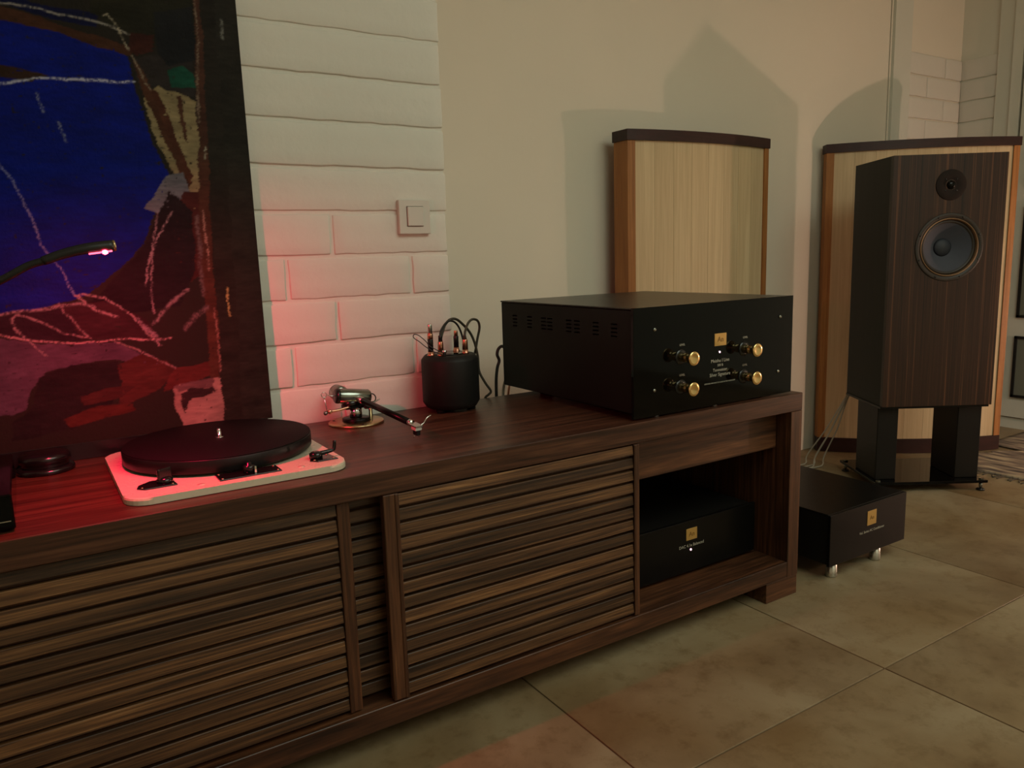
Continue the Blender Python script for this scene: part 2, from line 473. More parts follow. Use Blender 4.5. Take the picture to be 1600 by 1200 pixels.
def front_text(root, s, x, y, z, width, mat='ink', name='lettering', parent=None):
    """lettering lying on a front panel that faces -y, `width` wide, centred at x, z (world, unrotated root)"""
    me = text_mesh(s, .01)
    xs = [v.co.x for v in me.vertices]
    k = width / (max(xs) - min(xs))
    for v in me.vertices:
        v.co *= Vector((k, k, 1))
    me.materials.clear()
    par = parent or root
    return link(name, me, mat, par, False, Vector((x, y, z)) - Vector(root.location), (math.pi / 2, 0, 0))
PAINT_AREAS = [  # maroon and rust areas partly carry the red lamp's light in their colour
    ((3, 13, 86), [(-1.73, 1.28), (-1.56, 1.29), (-1.504, 1.287), (-1.437, 1.274), (-1.367, 1.256), (-1.364, 1.206), (-1.354, 1.155), (-1.34, 1.093), (-1.321, 1.04), (-1.339, 0.998), (-1.356, 0.963), (-1.375, 0.915), (-1.418, 0.869), (-1.487, 0.822), (-1.559, 0.803), (-1.617, 0.798), (-1.792, 0.799)]),
    ((8, 10, 40), [(-1.725, 1.319), (-1.554, 1.334), (-1.5, 1.323), (-1.412, 1.322), (-1.415, 1.295), (-1.502, 1.305), (-1.556, 1.318), (-1.728, 1.299)]),
    ((24, 22, 14), [(-1.415, 1.386), (-1.227, 1.415), (-1.245, 1.298), (-1.327, 1.275), (-1.374, 1.292), (-1.422, 1.321)]),
    ((48, 27, 17), [(-1.645, 1.311), (-1.557, 1.313), (-1.502, 1.303), (-1.446, 1.285), (-1.406, 1.279), (-1.359, 1.267), (-1.361, 1.253), (-1.418, 1.26), (-1.476, 1.28), (-1.56, 1.29), (-1.647, 1.291)]),
    ((36, 22, 16), [(-1.622, 1.219), (-1.568, 1.219), (-1.531, 1.214), (-1.499, 1.207), (-1.525, 1.192), (-1.57, 1.198), (-1.624, 1.195)]),
    ((42, 17, 12), [(-1.358, 1.294), (-1.32, 1.295), (-1.325, 1.266), (-1.351, 1.254), (-1.363, 1.262)]),
    ((32, 27, 26), [(-1.359, 1.246), (-1.323, 1.261), (-1.256, 1.256), (-1.256, 1.192), (-1.292, 1.187), (-1.318, 1.202), (-1.354, 1.193)]),
    ((18, 18, 20), [(-1.316, 1.335), (-1.247, 1.355), (-1.252, 1.257), (-1.301, 1.24), (-1.318, 1.267)]),
    ((14, 52, 40), [(-1.302, 1.232), (-1.275, 1.244), (-1.253, 1.23), (-1.254, 1.207), (-1.296, 1.203)]),
    ((100, 88, 64), [(-1.349, 1.179), (-1.321, 1.204), (-1.305, 1.197), (-1.285, 1.195), (-1.257, 1.182), (-1.26, 1.072), (-1.259, 1.012), (-1.278, 0.963), (-1.292, 1.011), (-1.314, 1.047), (-1.331, 1.095), (-1.346, 1.148)]),
    ((52, 29, 19), [(-1.361, 1.249), (-1.351, 1.241), (-1.339, 1.21), (-1.324, 1.181), (-1.311, 1.135), (-1.295, 1.077), (-1.278, 1.029), (-1.289, 1.011), (-1.307, 1.068), (-1.33, 1.133), (-1.347, 1.182)]),
    ((56, 30, 20), [(-1.336, 1.199), (-1.322, 1.193), (-1.309, 1.155), (-1.298, 1.112), (-1.275, 1.042), (-1.283, 1.026), (-1.313, 1.115)]),
    ((54, 32, 22), [(-1.29, 1.189), (-1.281, 1.19), (-1.28, 1.105), (-1.286, 1.114)]),
    ((72, 76, 82), [(-1.326, 1.039), (-1.294, 1.047), (-1.285, 1.011), (-1.301, 0.989), (-1.347, 0.972), (-1.372, 0.98), (-1.349, 1.004)]),
    ((46, 20, 18), [(-1.298, 1.011), (-1.266, 1.012), (-1.268, 0.863), (-1.297, 0.84), (-1.329, 0.865), (-1.331, 0.939)]),
    ((20, 14, 16), [(-1.376, 0.909), (-1.324, 1.011), (-1.284, 0.975), (-1.288, 0.864), (-1.325, 0.791), (-1.416, 0.785), (-1.477, 0.812), (-1.419, 0.863)]),
    ((37, 20, 22), [(-1.529, 0.804), (-1.456, 0.811), (-1.384, 0.77), (-1.366, 0.732), (-1.443, 0.738), (-1.515, 0.747)]),
    ((26, 16, 20), [(-1.792, 0.799), (-1.618, 0.792), (-1.56, 0.8), (-1.524, 0.803), (-1.495, 0.743), (-1.566, 0.746), (-1.622, 0.761), (-1.795, 0.778)]),
    ((56, 42, 53), [(-1.796, 0.768), (-1.622, 0.757), (-1.566, 0.741), (-1.496, 0.738), (-1.441, 0.73), (-1.381, 0.696), (-1.343, 0.672), (-1.393, 0.682), (-1.447, 0.7), (-1.51, 0.699), (-1.562, 0.688), (-1.588, 0.656), (-1.599, 0.625), (-1.62, 0.616), (-1.814, 0.632)]),
    ((22, 16, 16), [(-1.573, 0.68), (-1.521, 0.698), (-1.442, 0.695), (-1.441, 0.653), (-1.467, 0.607), (-1.523, 0.581), (-1.625, 0.57), (-1.621, 0.604), (-1.591, 0.624)]),
    ((51, 25, 21), [(-1.443, 0.687), (-1.4, 0.708), (-1.356, 0.686), (-1.343, 0.67), (-1.375, 0.638), (-1.434, 0.612), (-1.452, 0.605), (-1.439, 0.653)]),
    ((55, 23, 20), [(-1.343, 0.673), (-1.261, 0.684), (-1.262, 0.656), (-1.316, 0.644), (-1.37, 0.63), (-1.359, 0.656)]),
    ((56, 25, 20), [(-1.542, 0.599), (-1.488, 0.616), (-1.428, 0.614), (-1.422, 0.601), (-1.48, 0.59), (-1.534, 0.582)]),
    ((44, 22, 19), [(-1.512, 0.637), (-1.463, 0.65), (-1.417, 0.645), (-1.444, 0.626), (-1.509, 0.62)]),
    ((108, 85, 79), [(-1.355, 0.633), (-1.338, 0.641), (-1.319, 0.616), (-1.275, 0.644), (-1.262, 0.65), (-1.253, 0.631), (-1.248, 0.551), (-1.336, 0.558), (-1.349, 0.591)]),
    ((34, 22, 22), [(-1.34, 0.623), (-1.317, 0.631), (-1.276, 0.626), (-1.275, 0.617), (-1.297, 0.61), (-1.321, 0.611), (-1.334, 0.584), (-1.339, 0.603)]),
    ((74, 54, 54), [(-1.352, 0.638), (-1.316, 0.646), (-1.272, 0.646), (-1.276, 0.626), (-1.317, 0.633), (-1.344, 0.626)]),
    ((52, 30, 22), [(-1.241, 1.413), (-1.229, 1.415), (-1.24, 1.157), (-1.254, 0.888), (-1.258, 0.671), (-1.255, 0.644), (-1.279, 0.647), (-1.277, 0.864), (-1.258, 1.132)]),
    ((27, 23, 19), [(-1.229, 1.415), (-1.206, 1.419), (-1.213, 0.963), (-1.222, 0.52), (-1.263, 0.526), (-1.261, 0.645), (-1.251, 0.888), (-1.24, 1.157)]),
    ((28, 25, 21), [(-1.206, 1.419), (-1.095, 1.436), (-1.111, 0.475), (-1.225, 0.493), (-1.213, 0.963)]),
]
PAINT_LINES = [
    (0.0024, (150, 150, 165), [(-1.627, 1.176), (-1.572, 1.186), (-1.514, 1.2), (-1.445, 1.205), (-1.363, 1.207)]),
    (0.0015, (120, 115, 110), [(-1.556, 1.319), (-1.501, 1.316), (-1.443, 1.309), (-1.394, 1.301), (-1.361, 1.29)]),
    (0.0014, (130, 120, 105), [(-1.404, 1.317), (-1.397, 1.32), (-1.381, 1.302), (-1.37, 1.277), (-1.363, 1.264)]),
    (0.0011, (110, 98, 84), [(-1.36, 1.253), (-1.347, 1.216), (-1.335, 1.195)]),
    (0.0015, (90, 92, 130), [(-1.612, 1.074), (-1.588, 1.052), (-1.572, 1.026), (-1.555, 0.971), (-1.542, 0.912), (-1.521, 0.877), (-1.499, 0.825)]),
    (0.0023, (122, 102, 102), [(-1.499, 0.825), (-1.483, 0.807), (-1.459, 0.791), (-1.436, 0.779)]),
    (0.002, (122, 102, 102), [(-1.499, 0.823), (-1.486, 0.826), (-1.456, 0.817), (-1.426, 0.793), (-1.394, 0.761), (-1.367, 0.722)]),
    (0.0027, (112, 96, 98), [(-1.618, 0.796), (-1.579, 0.8), (-1.529, 0.806), (-1.498, 0.81), (-1.468, 0.802)]),
    (0.0018, (112, 94, 94), [(-1.527, 0.81), (-1.523, 0.796), (-1.504, 0.773), (-1.481, 0.745)]),
    (0.002, (112, 94, 94), [(-1.589, 0.793), (-1.602, 0.786), (-1.597, 0.767), (-1.576, 0.744), (-1.557, 0.718)]),
    (0.0018, (112, 94, 94), [(-1.591, 0.793), (-1.561, 0.783), (-1.524, 0.759), (-1.481, 0.746)]),
    (0.0017, (140, 110, 110), [(-1.658, 0.771), (-1.622, 0.762), (-1.585, 0.75), (-1.516, 0.739), (-1.443, 0.736), (-1.348, 0.733)]),
    (0.0015, (110, 90, 90), [(-1.441, 0.731), (-1.396, 0.71), (-1.357, 0.681), (-1.346, 0.671)]),
    (0.0018, (120, 105, 108), [(-1.322, 0.972), (-1.35, 0.924), (-1.371, 0.877), (-1.38, 0.837)]),
    (0.0015, (110, 95, 98), [(-1.346, 0.975), (-1.36, 0.903), (-1.371, 0.831), (-1.374, 0.782)]),
    (0.0038, (100, 86, 88), [(-1.374, 0.763), (-1.346, 0.792), (-1.308, 0.825)]),
    (0.0038, (105, 90, 95), [(-1.401, 0.772), (-1.38, 0.75), (-1.368, 0.732)]),
    (0.0023, (96, 82, 70), [(-1.24, 1.391), (-1.243, 1.298), (-1.252, 1.192), (-1.254, 1.144)]),
    (0.0023, (120, 96, 86), [(-1.262, 0.975), (-1.264, 0.913), (-1.262, 0.863)]),
    (0.0018, (110, 80, 72), [(-1.262, 0.787), (-1.26, 0.723), (-1.258, 0.658)]),
    (0.0011, (140, 130, 80), [(-1.233, 0.824), (-1.232, 0.767)]),
    (0.0011, (130, 125, 110), [(-1.249, 1.099), (-1.249, 1.078)]),
    (0.0011, (90, 95, 120), [(-1.519, 1.175), (-1.512, 1.146)]),
    (0.0011, (90, 95, 120), [(-1.493, 1.129), (-1.484, 1.095)]),
    (0.003, (90, 88, 84), [(-1.197, 1.334), (-1.195, 1.306)]),
    (0.0045, (74, 64, 62), [(-1.275, 0.963), (-1.278, 0.889), (-1.278, 0.814)]),
    (0.0053, (80, 66, 66), [(-1.318, 0.747), (-1.298, 0.771), (-1.275, 0.788)]),
]

# ================================================================== the setting
def struct(name, x0, x1, y0, y1, z0, z1, mat):
    o = link(name, bm_mesh(box_bm(x0, x1, y0, y1, z0, z1), name), mat)
    o['kind'] = 'structure'
    return o


RX0, RY0, CZ = -3.2, -3.6, 2.5
floor = struct('floor', RX0 - .1, WX + .1, RY0 - .1, WY + .1, -.06, -.0025, 'grout')
TS, TX, TY = .6345, -.7917, -.3361
tile_me = bm_mesh(box_bm(-TS / 2 + .0016, TS / 2 - .0016, -TS / 2 + .0016, TS / 2 - .0016, -.01, 0, .0008), 'tile')
for i in range(-4, 5):
    for j in range(-6, 2):
        x0, y0 = TX + i * TS, TY + j * TS
        x1, y1 = min(x0 + TS, WX + .02), min(y0 + TS, WY + .02)
        x0, y0 = max(x0, RX0 - .02), max(y0, RY0 - .02)
        if x1 - x0 < .02 or y1 - y0 < .02:
            continue
        if x1 - x0 > TS - .001 and y1 - y0 > TS - .001:
            t = link('tile', tile_me, 'tile', floor, False, ((x0 + x1) / 2, (y0 + y1) / 2, 0))
        else:
            t = link('tile', bm_mesh(box_bm(x0 + .0016, x1 - .0016, y0 + .0016, y1 - .0016, -.01, 0, .0008), 'tile'), 'tile', floor)

struct('ceiling', RX0 - .1, WX + .1, RY0 - .1, WY + .1, CZ, CZ + .06, 'ceiling')
# plaster wall with a real shadow gap where it meets the painted boards
wb = link('wall_back', bm_mesh(prism_bm([(-.80, WY), (1.708, WY), (1.708, WY + .03), (1.7165, WY + .03), (1.7165, WY), (WX + .1, WY), (WX + .1, WY + .1), (-.80, WY + .1)], -.06, CZ), 'wall_back'), 'plaster')
wb['kind'] = 'structure'
wr = struct('wall_right', WX, WX + .1, RY0 - .1, WY, -.06, CZ, 'plaster_w')
struct('wall_front', RX0, WX, RY0 - .1, RY0, -.06, CZ, 'plaster')
struct('wall_outer', RX0 - .1, RX0, RY0, WY + .1, -.06, CZ, 'plaster')
pier = struct('wall_left', RX0, -.7125, BY + .0042, WY + .1, -.06, CZ, 'mortar')


BV = .0028


def brick(parent, x0, x1, z0, z1, yf, depth=.03, along='x', sgn=1):
    """one painted brick, face towards -y (or towards -x on the side wall), softened and a little uneven"""
    j = lambda s: random.uniform(-s, s)
    bm = bmesh.new()
    a_ = yf + j(.0012)
    if along == 'x':
        box_bm(x0, x1, a_, yf + depth, z0, z1, 0, 1, bm)
    else:
        box_bm(a_, yf + depth, x0, x1, z0, z1, 0, 1, bm)
    for cuts, ax in ((max(2, int((x1 - x0) / .03)), 0 if along == 'x' else 1), (2, 2)):
        es = [e for e in bm.edges if abs((e.verts[0].co - e.verts[1].co)[ax]) > .02]
        bmesh.ops.subdivide_edges(bm, edges=es, cuts=cuts, use_grid_fill=True)
    for v in bm.verts:
        v.co += Vector((j(.0012), j(.0005), j(.0013)))
    es = [e for e in bm.edges if len(e.link_faces) == 2 and e.calc_face_angle(0) > .8]
    bmesh.ops.bevel(bm, geom=es, offset=BV, segments=2, profile=.5, affect='EDGES')
    return link('brick', bm_mesh(bm, 'brick'), 'brick_paint', parent, True)


ZC, DZ, GAP = 1.357, .0943, .0085
for k in range(-4, 10):
    ztop, zbot = ZC - k * DZ - GAP, ZC - (k + 1) * DZ
    if zbot < .47:
        continue
    if k < 4:
        js = [-1.865, -1.285] if k % 2 == 0 else [-1.68, -1.42]
    else:
        js = [-1.865, -1.575, -1.285, -.995] if k % 2 == 0 else [-1.97, -1.68, -1.39, -1.10, -.81]
    ed = [-2.15] + js + [-.711 + random.uniform(-.002, .001)]
    vg = .009
    for a, b in zip(ed, ed[1:]):
        brick(pier, a + vg / 2, b - (vg / 2 if b < -.72 else 0), zbot, ztop, BY)

# painted brickwork in the far corner and the boards beside it
bx = 1.858
for k in range(-4, 3):
    ztop, zbot = ZC - .02 - k * DZ - .006, ZC - .02 - (k + 1) * DZ
    off = .145 if k % 2 else .29
    ed = [bx, bx + off, WX]
    for a, b in zip(ed, ed[1:]):
        brick(bpy.data.objects['wall_back'], a + .002, b - .002, zbot, ztop, WY - .007, .02)
    ed = [.72, .894 - .007]
    brick(wr, ed[0], ed[1], zbot, ztop, WX - .007, .02, 'y')


def trim(n, *a, mat='joinery'):
    o = struct('trim_%d' % n, *a, mat)
    return o


trim(1, 1.728, 1.856, WY - .012, WY + .001, 0, CZ)
trim(2, WX - .016, WX + .001, .655, .722, 0, CZ)
trim(3, WX - .026, WX + .001, .612, .655, .04, CZ)
bb = struct('baseboard_right', WX - .02, WX + .001, -1.6, .60, 0, .05, 'joinery')

# white cupboard door with black-framed panes on the right wall
d1 = struct('door_1', WX - .03, WX + .001, -.6, .60, .055, 2.1, 'joinery')
db = B(d1)
for z0, z1 in ((.15, .435), (.52, 1.02), (1.10, 1.6)):
    p_ = db.box('pane', WX - .034, WX - .029, .17, .555, z0, z1, 'pane', 0)
    for a in ((.17, .182, z0, z1), (.543, .555, z0, z1), (.17, .555, z0, z0 + .012), (.17, .555, z1 - .012, z1)):
        db.box('pane_frame', WX - .040, WX - .029, a[0], a[1], a[2], a[3], 'frame_black', 0, p_)

# ================================================================== sideboard
sb = thing('sideboard', 'long walnut sideboard with slatted sliding doors and an open niche', 'sideboard', (-1.2, .235, 0))
s = B(sb)
SX = -2.36
FB, RT, RB = H - .0435, .092, .051         # fascia underside, bottom rail top and underside
s.box('top', SX, 0, 0, BY - .003, FB, H, 'walnut_top', .0015)
s.box('side_panel', -.0405, 0, 0, BY - .003, RB, FB - .0003, 'walnut_v', .0012)
s.box('side_panel', SX, SX + .0405, 0, BY - .003, RB, FB - .0003, 'walnut_v', .0012)
s.box('bottom', SX + .0407, -.0407, 0, BY - .003, RB, RT, 'walnut', .0012)
s.box('back_panel', SX + .0407, -.0407, BY - .014, BY - .004, RT, FB - .0003, 'walnut', 0)
s.box('divider', -.5505, -.5305, .045, BY - .013, RT, FB - .0003, 'walnut_y', .001)
s.box('divider', -1.80, -1.78, .045, BY - .013, RT, FB - .0003, 'walnut_y', .001)
dr = s.box('drawer_front', -.5295, -.0412, .043, .063, .379, FB - .002, 'walnut', .0015)
s.box('drawer_box', -.515, -.055, .0635, BY - .03, .385, FB - .006, 'walnut_y', .001)
for fx in (-.116, SX + .001):
    for fy in (0.001, BY - .116):
        s.box('foot', fx, fx + .115, fy, fy + .115, 0, RB - .0002, 'walnut', .001)

PITCH = .02699


def slats(door, x0, x1, y0, z_first, n, th):
    """n louvre slats; each has its top face leaning forward, alike slats share one mesh"""
    bm = bmesh.new()
    L, h = (x1 - x0) / 2, .0099
    prof = [(th, -h), (.0006, -h), (0, -h + .0006), (.0022, h - .001), (.0032, h), (th, h)]
    a = [bm.verts.new((-L, y, z)) for y, z in prof]
    b = [bm.verts.new((L, y, z)) for y, z in prof]
    bm.faces.new(a); bm.faces.new(b[::-1])
    for i in range(len(prof)):
        j = (i + 1) % len(prof)
        bm.faces.new((a[i], b[i], b[j], a[j]))
    me = bm_mesh(bm, 'slat')
    for k in range(n):
        link('slat', me, 'walnut_slat', door, False,
             Vector(((x0 + x1) / 2, y0, z_first - k * PITCH)) - s.o)


def door(x0, x1, y0, lw, rw):
    zt, zb = FB - .001, RT + .004
    d = s.box('door', x0 + .002, x1 - .002, y0 + .014, y0 + .020, zb, zt, 'walnut', 0)
    for a, b_ in ((x0, x0 + lw), (x1 - rw, x1)):
        s.box('stile', a, b_, y0, y0 + .0138, zb, zt, 'walnut_v', .0012, d)
    for a, b_ in ((x0 + lw - .0075, x0 + lw), (x1 - rw, x1 - rw + .0075)):
        s.box('bead', a, b_, y0 - .002, y0 + .004, zb + .0005, zt - .0005, 'walnut_v', .0012, d)
    slats(d, x0 + lw + .0006, x1 - rw - .0006, y0 + .001, .4622, 14, .0125)
    return d


door(-1.105, -.5295, -.001, .0285, .0155)
door(-1.775, -1.1605, .010, .0285, .0225)
# slatted fixed panel showing between the doors
pn = s.box('fixed_panel', -1.30, -.98, .052, .058, RT + .004, FB - .001, 'walnut', 0)
slats(pn, -1.295, -.985, .038, .4622, 14, .0125)

# ================================================================== painting leaning on the brick wall
def build_painting():
    x1, x0, z0, z1 = -1.165, -1.95, .549, 1.62
    root = thing('painting', 'large unframed abstract painting in deep blue, rust and black leaning on white brick', 'painting', (-1.56, .445, H))
    st = .002
    nx, nz = int((x1 - x0) / st), int((z1 - z0) / st)
    # colours are worked out on a grid twice as fine and then averaged
    fx, fz = nx * 2, nz * 2
    gx, gz = np.meshgrid(np.linspace(x0, x1, fx), np.linspace(z0, z1, fz))
    rng = np.random.default_rng(3)

    def vnoise(scale, sx=1.0, sz=1.0):
        """smooth value noise over the canvas in -1..1"""
        a, b = (x1 - x0) / scale * sx, (z1 - z0) / scale * sz
        g = rng.uniform(-1, 1, (int(b) + 3, int(a) + 3))
        u, v = (gx - x0) / scale * sx, (gz - z0) / scale * sz
        iu, iv = u.astype(int), v.astype(int)
        fu, fv = u - iu, v - iv
        fu, fv = fu * fu * (3 - 2 * fu), fv * fv * (3 - 2 * fv)
        return (g[iv, iu] * (1 - fu) + g[iv, iu + 1] * fu) * (1 - fv) + (g[iv + 1, iu] * (1 - fu) + g[iv + 1, iu + 1] * fu) * fv

    col = np.empty((fz, fx, 3)); col[:] = srgb(26, 22, 18)[:3]
    wx = gx + vnoise(.04) * .003 + vnoise(.010) * .0012 + vnoise(.0025, .5, 1.5) * .0022
    wz = gz + vnoise(.04) * .003 + vnoise(.010) * .0012
    for c, poly in PAINT_AREAS:
        ins = np.zeros(gx.shape, bool)
        n = len(poly)
        for i in range(n):
            ax, az = poly[i]; bx_, bz = poly[(i + 1) % n]
            if az == bz:
                continue
            cond = ((az > wz) != (bz > wz)) & (wx < (bx_ - ax) * (wz - az) / (bz - az) + ax)
            ins ^= cond
        t = (1 + .22 * vnoise(.05, 1, 2.5) + .12 * vnoise(.012, .6, 2))[..., None]
        t *= (1 + .18 * vnoise(.004, .35, 1.6))[..., None]
        dry = vnoise(.0035, .5, 1) > -.86
        k = (ins & dry)
        col[k] = (np.array(srgb(*c)[:3]) * t)[k]
    grain = vnoise(.0022) + .5 * vnoise(.012)
    for wd, c, pts in PAINT_LINES:
        d = np.full(gx.shape, 9.0)
        for (ax, az), (bx_, bz) in zip(pts, pts[1:]):
            vx, vz = bx_ - ax, bz - az
            t = np.clip(((wx - ax) * vx + (wz - az) * vz) / (vx * vx + vz * vz + 1e-12), 0, 1)
            d = np.minimum(d, np.hypot(wx - ax - t * vx, wz - az - t * vz))
        a = np.clip(1.25 - d / max(wd, .0019), 0, 1) * np.where(grain > -.15, .9, .2)
        a = a[..., None]
        col = col * (1 - a) + np.array(srgb(*c)[:3]) * a
    col = np.clip(col * 1.5, 0, .9).reshape(nz, 2, nx, 2, 3).mean((1, 3))
    gx, gz = np.meshgrid(np.linspace(x0, x1, nx), np.linspace(z0, z1, nz))
    gy = .432 + .02 * (gz - .54)
    co = np.stack([gx + 1.56, gy - .445, gz - H], -1).reshape(-1, 3)
    idx = np.arange(nx * nz).reshape(nz, nx)
    q = np.stack([idx[:-1, :-1], idx[:-1, 1:], idx[1:, 1:], idx[1:, :-1]], -1).reshape(-1, 4)
    me = bpy.data.meshes.new('canvas')
    me.vertices.add(len(co)); me.vertices.foreach_set('co', co.ravel())
    me.loops.add(q.size); me.loops.foreach_set('vertex_index', q.ravel())
    me.polygons.add(len(q)); me.polygons.foreach_set('loop_start', np.arange(0, q.size, 4)); me.polygons.foreach_set('loop_total', np.full(len(q), 4))
    me.update(calc_edges=True); me.validate()
    at = me.color_attributes.new('pigment_with_red_light', 'FLOAT_COLOR', 'POINT')
    at.data.foreach_set('color', np.concatenate([col.reshape(-1, 3), np.ones((nx * nz, 1))], 1).astype(np.float32).ravel())
    m, nt, b = new_mat('oil_paint')
    va = nt.nodes.new('ShaderNodeVertexColor'); va.layer_name = 'pigment_with_red_light'
    nt.links.new(va.outputs['Color'], b.inputs['Base Color'])
    b.inputs['Roughness'].default_value = .6
    b.inputs['Specular IOR Level'].default_value = .08
    tc = nt.nodes.new('ShaderNodeTexCoord'); nz_ = nt.nodes.new('ShaderNodeTexNoise')
    nz_.inputs['Scale'].default_value = 180; nz_.inputs['Detail'].default_value = 5
    bp = nt.nodes.new('ShaderNodeBump'); bp.inputs['Strength'].default_value = .3; bp.inputs['Distance'].default_value = .002
    nt.links.new(tc.outputs['Object'], nz_.inputs['Vector']); nt.links.new(nz_.outputs['Fac'], bp.inputs['Height'])
    nt.links.new(bp.outputs['Normal'], b.inputs['Normal'])
    link('canvas', me, m, root)
    pb = B(root)
    # stretcher behind the canvas and the dark ledge it stands on
    bm = bmesh.new()
    v = [bm.verts.new(c) for c in ((x0, .4335, z0), (x1, .4335, z0), (x1, .4537, z1), (x0, .4537, z1),
                                   (x0, .447, z0), (x1, .447, z0), (x1, .4675, z1), (x0, .4675, z1))]
    for f in ((0, 1, 2, 3), (7, 6, 5, 4), (0, 4, 5, 1), (1, 5, 6, 2), (2, 6, 7, 3), (3, 7, 4, 0)):
        bm.faces.new([v[i] for i in f])
    pb.fin('stretcher', bm, 'walnut_dark')
    pb.box('bottom_ledge', x0 + .01, x1 - .01, .4305, .455, H, z0 + .002, 'black_plastic', .001)
    return root


build_painting()

# ================================================================== turntable
tt = thing('turntable', 'ivory turntable motor unit with a thick black platter', 'turntable', (-1.31, .21, H))
t = B(tt)
TZ = H + .0120
cx0, cx1, cy0, cy1 = -1.488, -1.140, .042, .402
t.prism('chassis', rrect(cx0, cx1, cy0, cy1, .038, 8), H + .001, TZ, 'ivory', .004)
# raised rim line of the chassis
PC = (-1.308, .2586)
t.lathe('platter_well', (PC[0], PC[1], TZ), [(.128, -.001), (.128, .002), (.120, .0042), (.0, .0042)], 'black_semi', n=64)
pl = t.lathe('platter', (PC[0], PC[1], TZ), [(.10, .0040), (.1595, .0050), (.1610, .0065), (.1610, .0268), (.1600, .0280), (.02, .0280)], 'platter_rim', n=96)
t.lathe('mat', (PC[0], PC[1], TZ), [(.1585, .0278), (.1600, .0284), (.1600, .0292), (.159, .0300), (.0, .0300)], 'rubber', n=96, parent=pl)
sp = t.lathe('spindle', (PC[0], PC[1], TZ), [(.007, .0298), (.007, .0310), (.0036, .0315), (.0036, .0440), (.0024, .0465), (0, .0468)], 'chrome', n=20)


def control(name, x0, x1, y0, y1, knob, rounded=False):
    if rounded:
        pts = [(x1, y0), (x1 - .004, y1), (x0 + .022, y1 - .002), (x0 + .004, y1 - .018), (x0, y0 + .012), (x0 + .010, y0)]
    else:
        pts = [(x0, y0), (x1, y0), (x1, y1), (x0, y1)]
    p_ = t.prism(name, pts, TZ - .0005, TZ + .0022, 'bakelite', .0006)
    for sx, sy in ((x0 + .007, y0 + .008), (x1 - .006, y0 + .006), (x1 - .009, y1 - .006)) if rounded else ((x0 + .005, y0 + .005), (x1 - .005, y0 + .005), (x1 - .005, y1 - .005), (x0 + .005, y1 - .005)):
        t.lathe('screw', (sx, sy, TZ + .0018), [(.0022, 0), (.0022, .001), (.001, .0016), (0, .0016)], 'brass', n=10, parent=p_)
    return p_


c1 = control('speed_plate', -1.466, -1.409, .088, .134, None, True)
t.lathe('selector_knob', (-1.424, .110, TZ + .002), [(.0125, 0), (.012, .006), (.007, .009), (.0, .0095)], 'bakelite', n=20, parent=c1)
bm = box_bm(-.0125, .0125, -.003, .003, 0, .019, .0022, 2)
for v in bm.verts:
    v.co = Matrix.Rotation(.55, 3, 'Z') @ v.co
    v.co += Vector((-1.424, .110, TZ + .007))
t.fin('selector_grip', bm, 'bakelite', c1)
c2 = control('pitch_plate', -1.350, -1.252, .064, .104, None)
t.lathe('pitch_knob', (-1.300, .083, TZ + .002), [(.010, 0), (.010, .009), (.009, .0125), (.004, .013), (.004, .017), (0, .0175)], 'bakelite', n=22, parent=c2)
t.box('pitch_scale', -1.294, -1.291, .0710, .0745, TZ + .0023, TZ + .014, 'chrome', 0, c2)
c3 = control('power_plate', -1.196, -1.150, .080, .121, None, True)
t.lathe('power_knob', (-1.182, .102, TZ + .002), [(.0115, 0), (.011, .009), (.006, .012), (0, .0122)], 'bakelite', n=20, parent=c3)
t.tube('power_lever', [(-1.180, .102, TZ + .009), (-1.160, .101, TZ + .011), (-1.150, .100, TZ + .014), (-1.1475, .100, TZ + .029)], (.0042, .0028), 'bakelite', 10, c3)
for px, py in ((-1.378, .066), (-1.218, .070)):
    t.lathe('trim_cap', (px, py, TZ - .0004), [(.006, 0), (.006, .0008), (0, .0010)], 'ivory', n=16)

# ================================================================== tonearm on its own base
ta = thing('tonearm', 'black and chrome tonearm mounted on a round brass base', 'tonearm', (-.994, .398, H))
a = B(ta)
C = Vector((-.994, .398, H))
bs = a.lathe('base', C, [(.060, 0), (.060, .004), (.0585, .0055), (0, .0055)], 'brass', n=56)
for ang in (25, 145, 265):
    r = math.radians(ang)
    a.lathe('screw', C + Vector((.05 * math.cos(r), .05 * math.sin(r), .005)), [(.003, 0), (.003, .0012), (0, .0016)], 'black_plastic', n=10, parent=bs)
a.lathe('collar', C, [(.030, .005), (.030, .012), (.027, .0135), (0, .0135)], 'black_semi', n=40)
a.lathe('pillar', C, [(.0135, .013), (.0135, .036), (0, .036)], 'chrome', n=28)
a.box('bracket', -1.022, -.962, .384, .412, H + .034, H + .044, 'black_semi', .003)
a.lathe('bearing_yoke', (-1.005, .398, H + .043), [(.019, 0), (.0195, .006), (.015, .012), (0, .013)], 'black_plastic', n=26)
bx0, bx1 = Vector((-1.036, .395, H + .066)), Vector((-.962, .395, H + .055))
ax = bx1 - bx0
hs = a.lathe('bearing_housing', bx0, [(.0145, 0), (.0165, .003), (.0165, ax.length - .004), (.014, ax.length), (0, ax.length)], 'dark_chrome', axis=ax, n=36)
a.lathe('housing_cap', bx0, [(0, -.004), (.013, -.004), (.0165, -.001), (.0170, .004)], 'black_plastic', axis=ax, n=36, parent=hs)
a.lathe('counterweight', (-1.020, .425, H + .066), [(0, -.016), (.013, -.015), (.0175, -.011), (.0175, .013), (.014, .017), (0, .018)], 'dark_chrome', axis=(-.06, 1, .02), n=36)
ps, pe = Vector((-.9915, .383, H + .056)), Vector((-.9665, .183, H + .034))
a.tube('arm_collar', [ps + (ps - pe) * .03, ps + (pe - ps) * .10], .0072, 'steel', 18, curve=False)
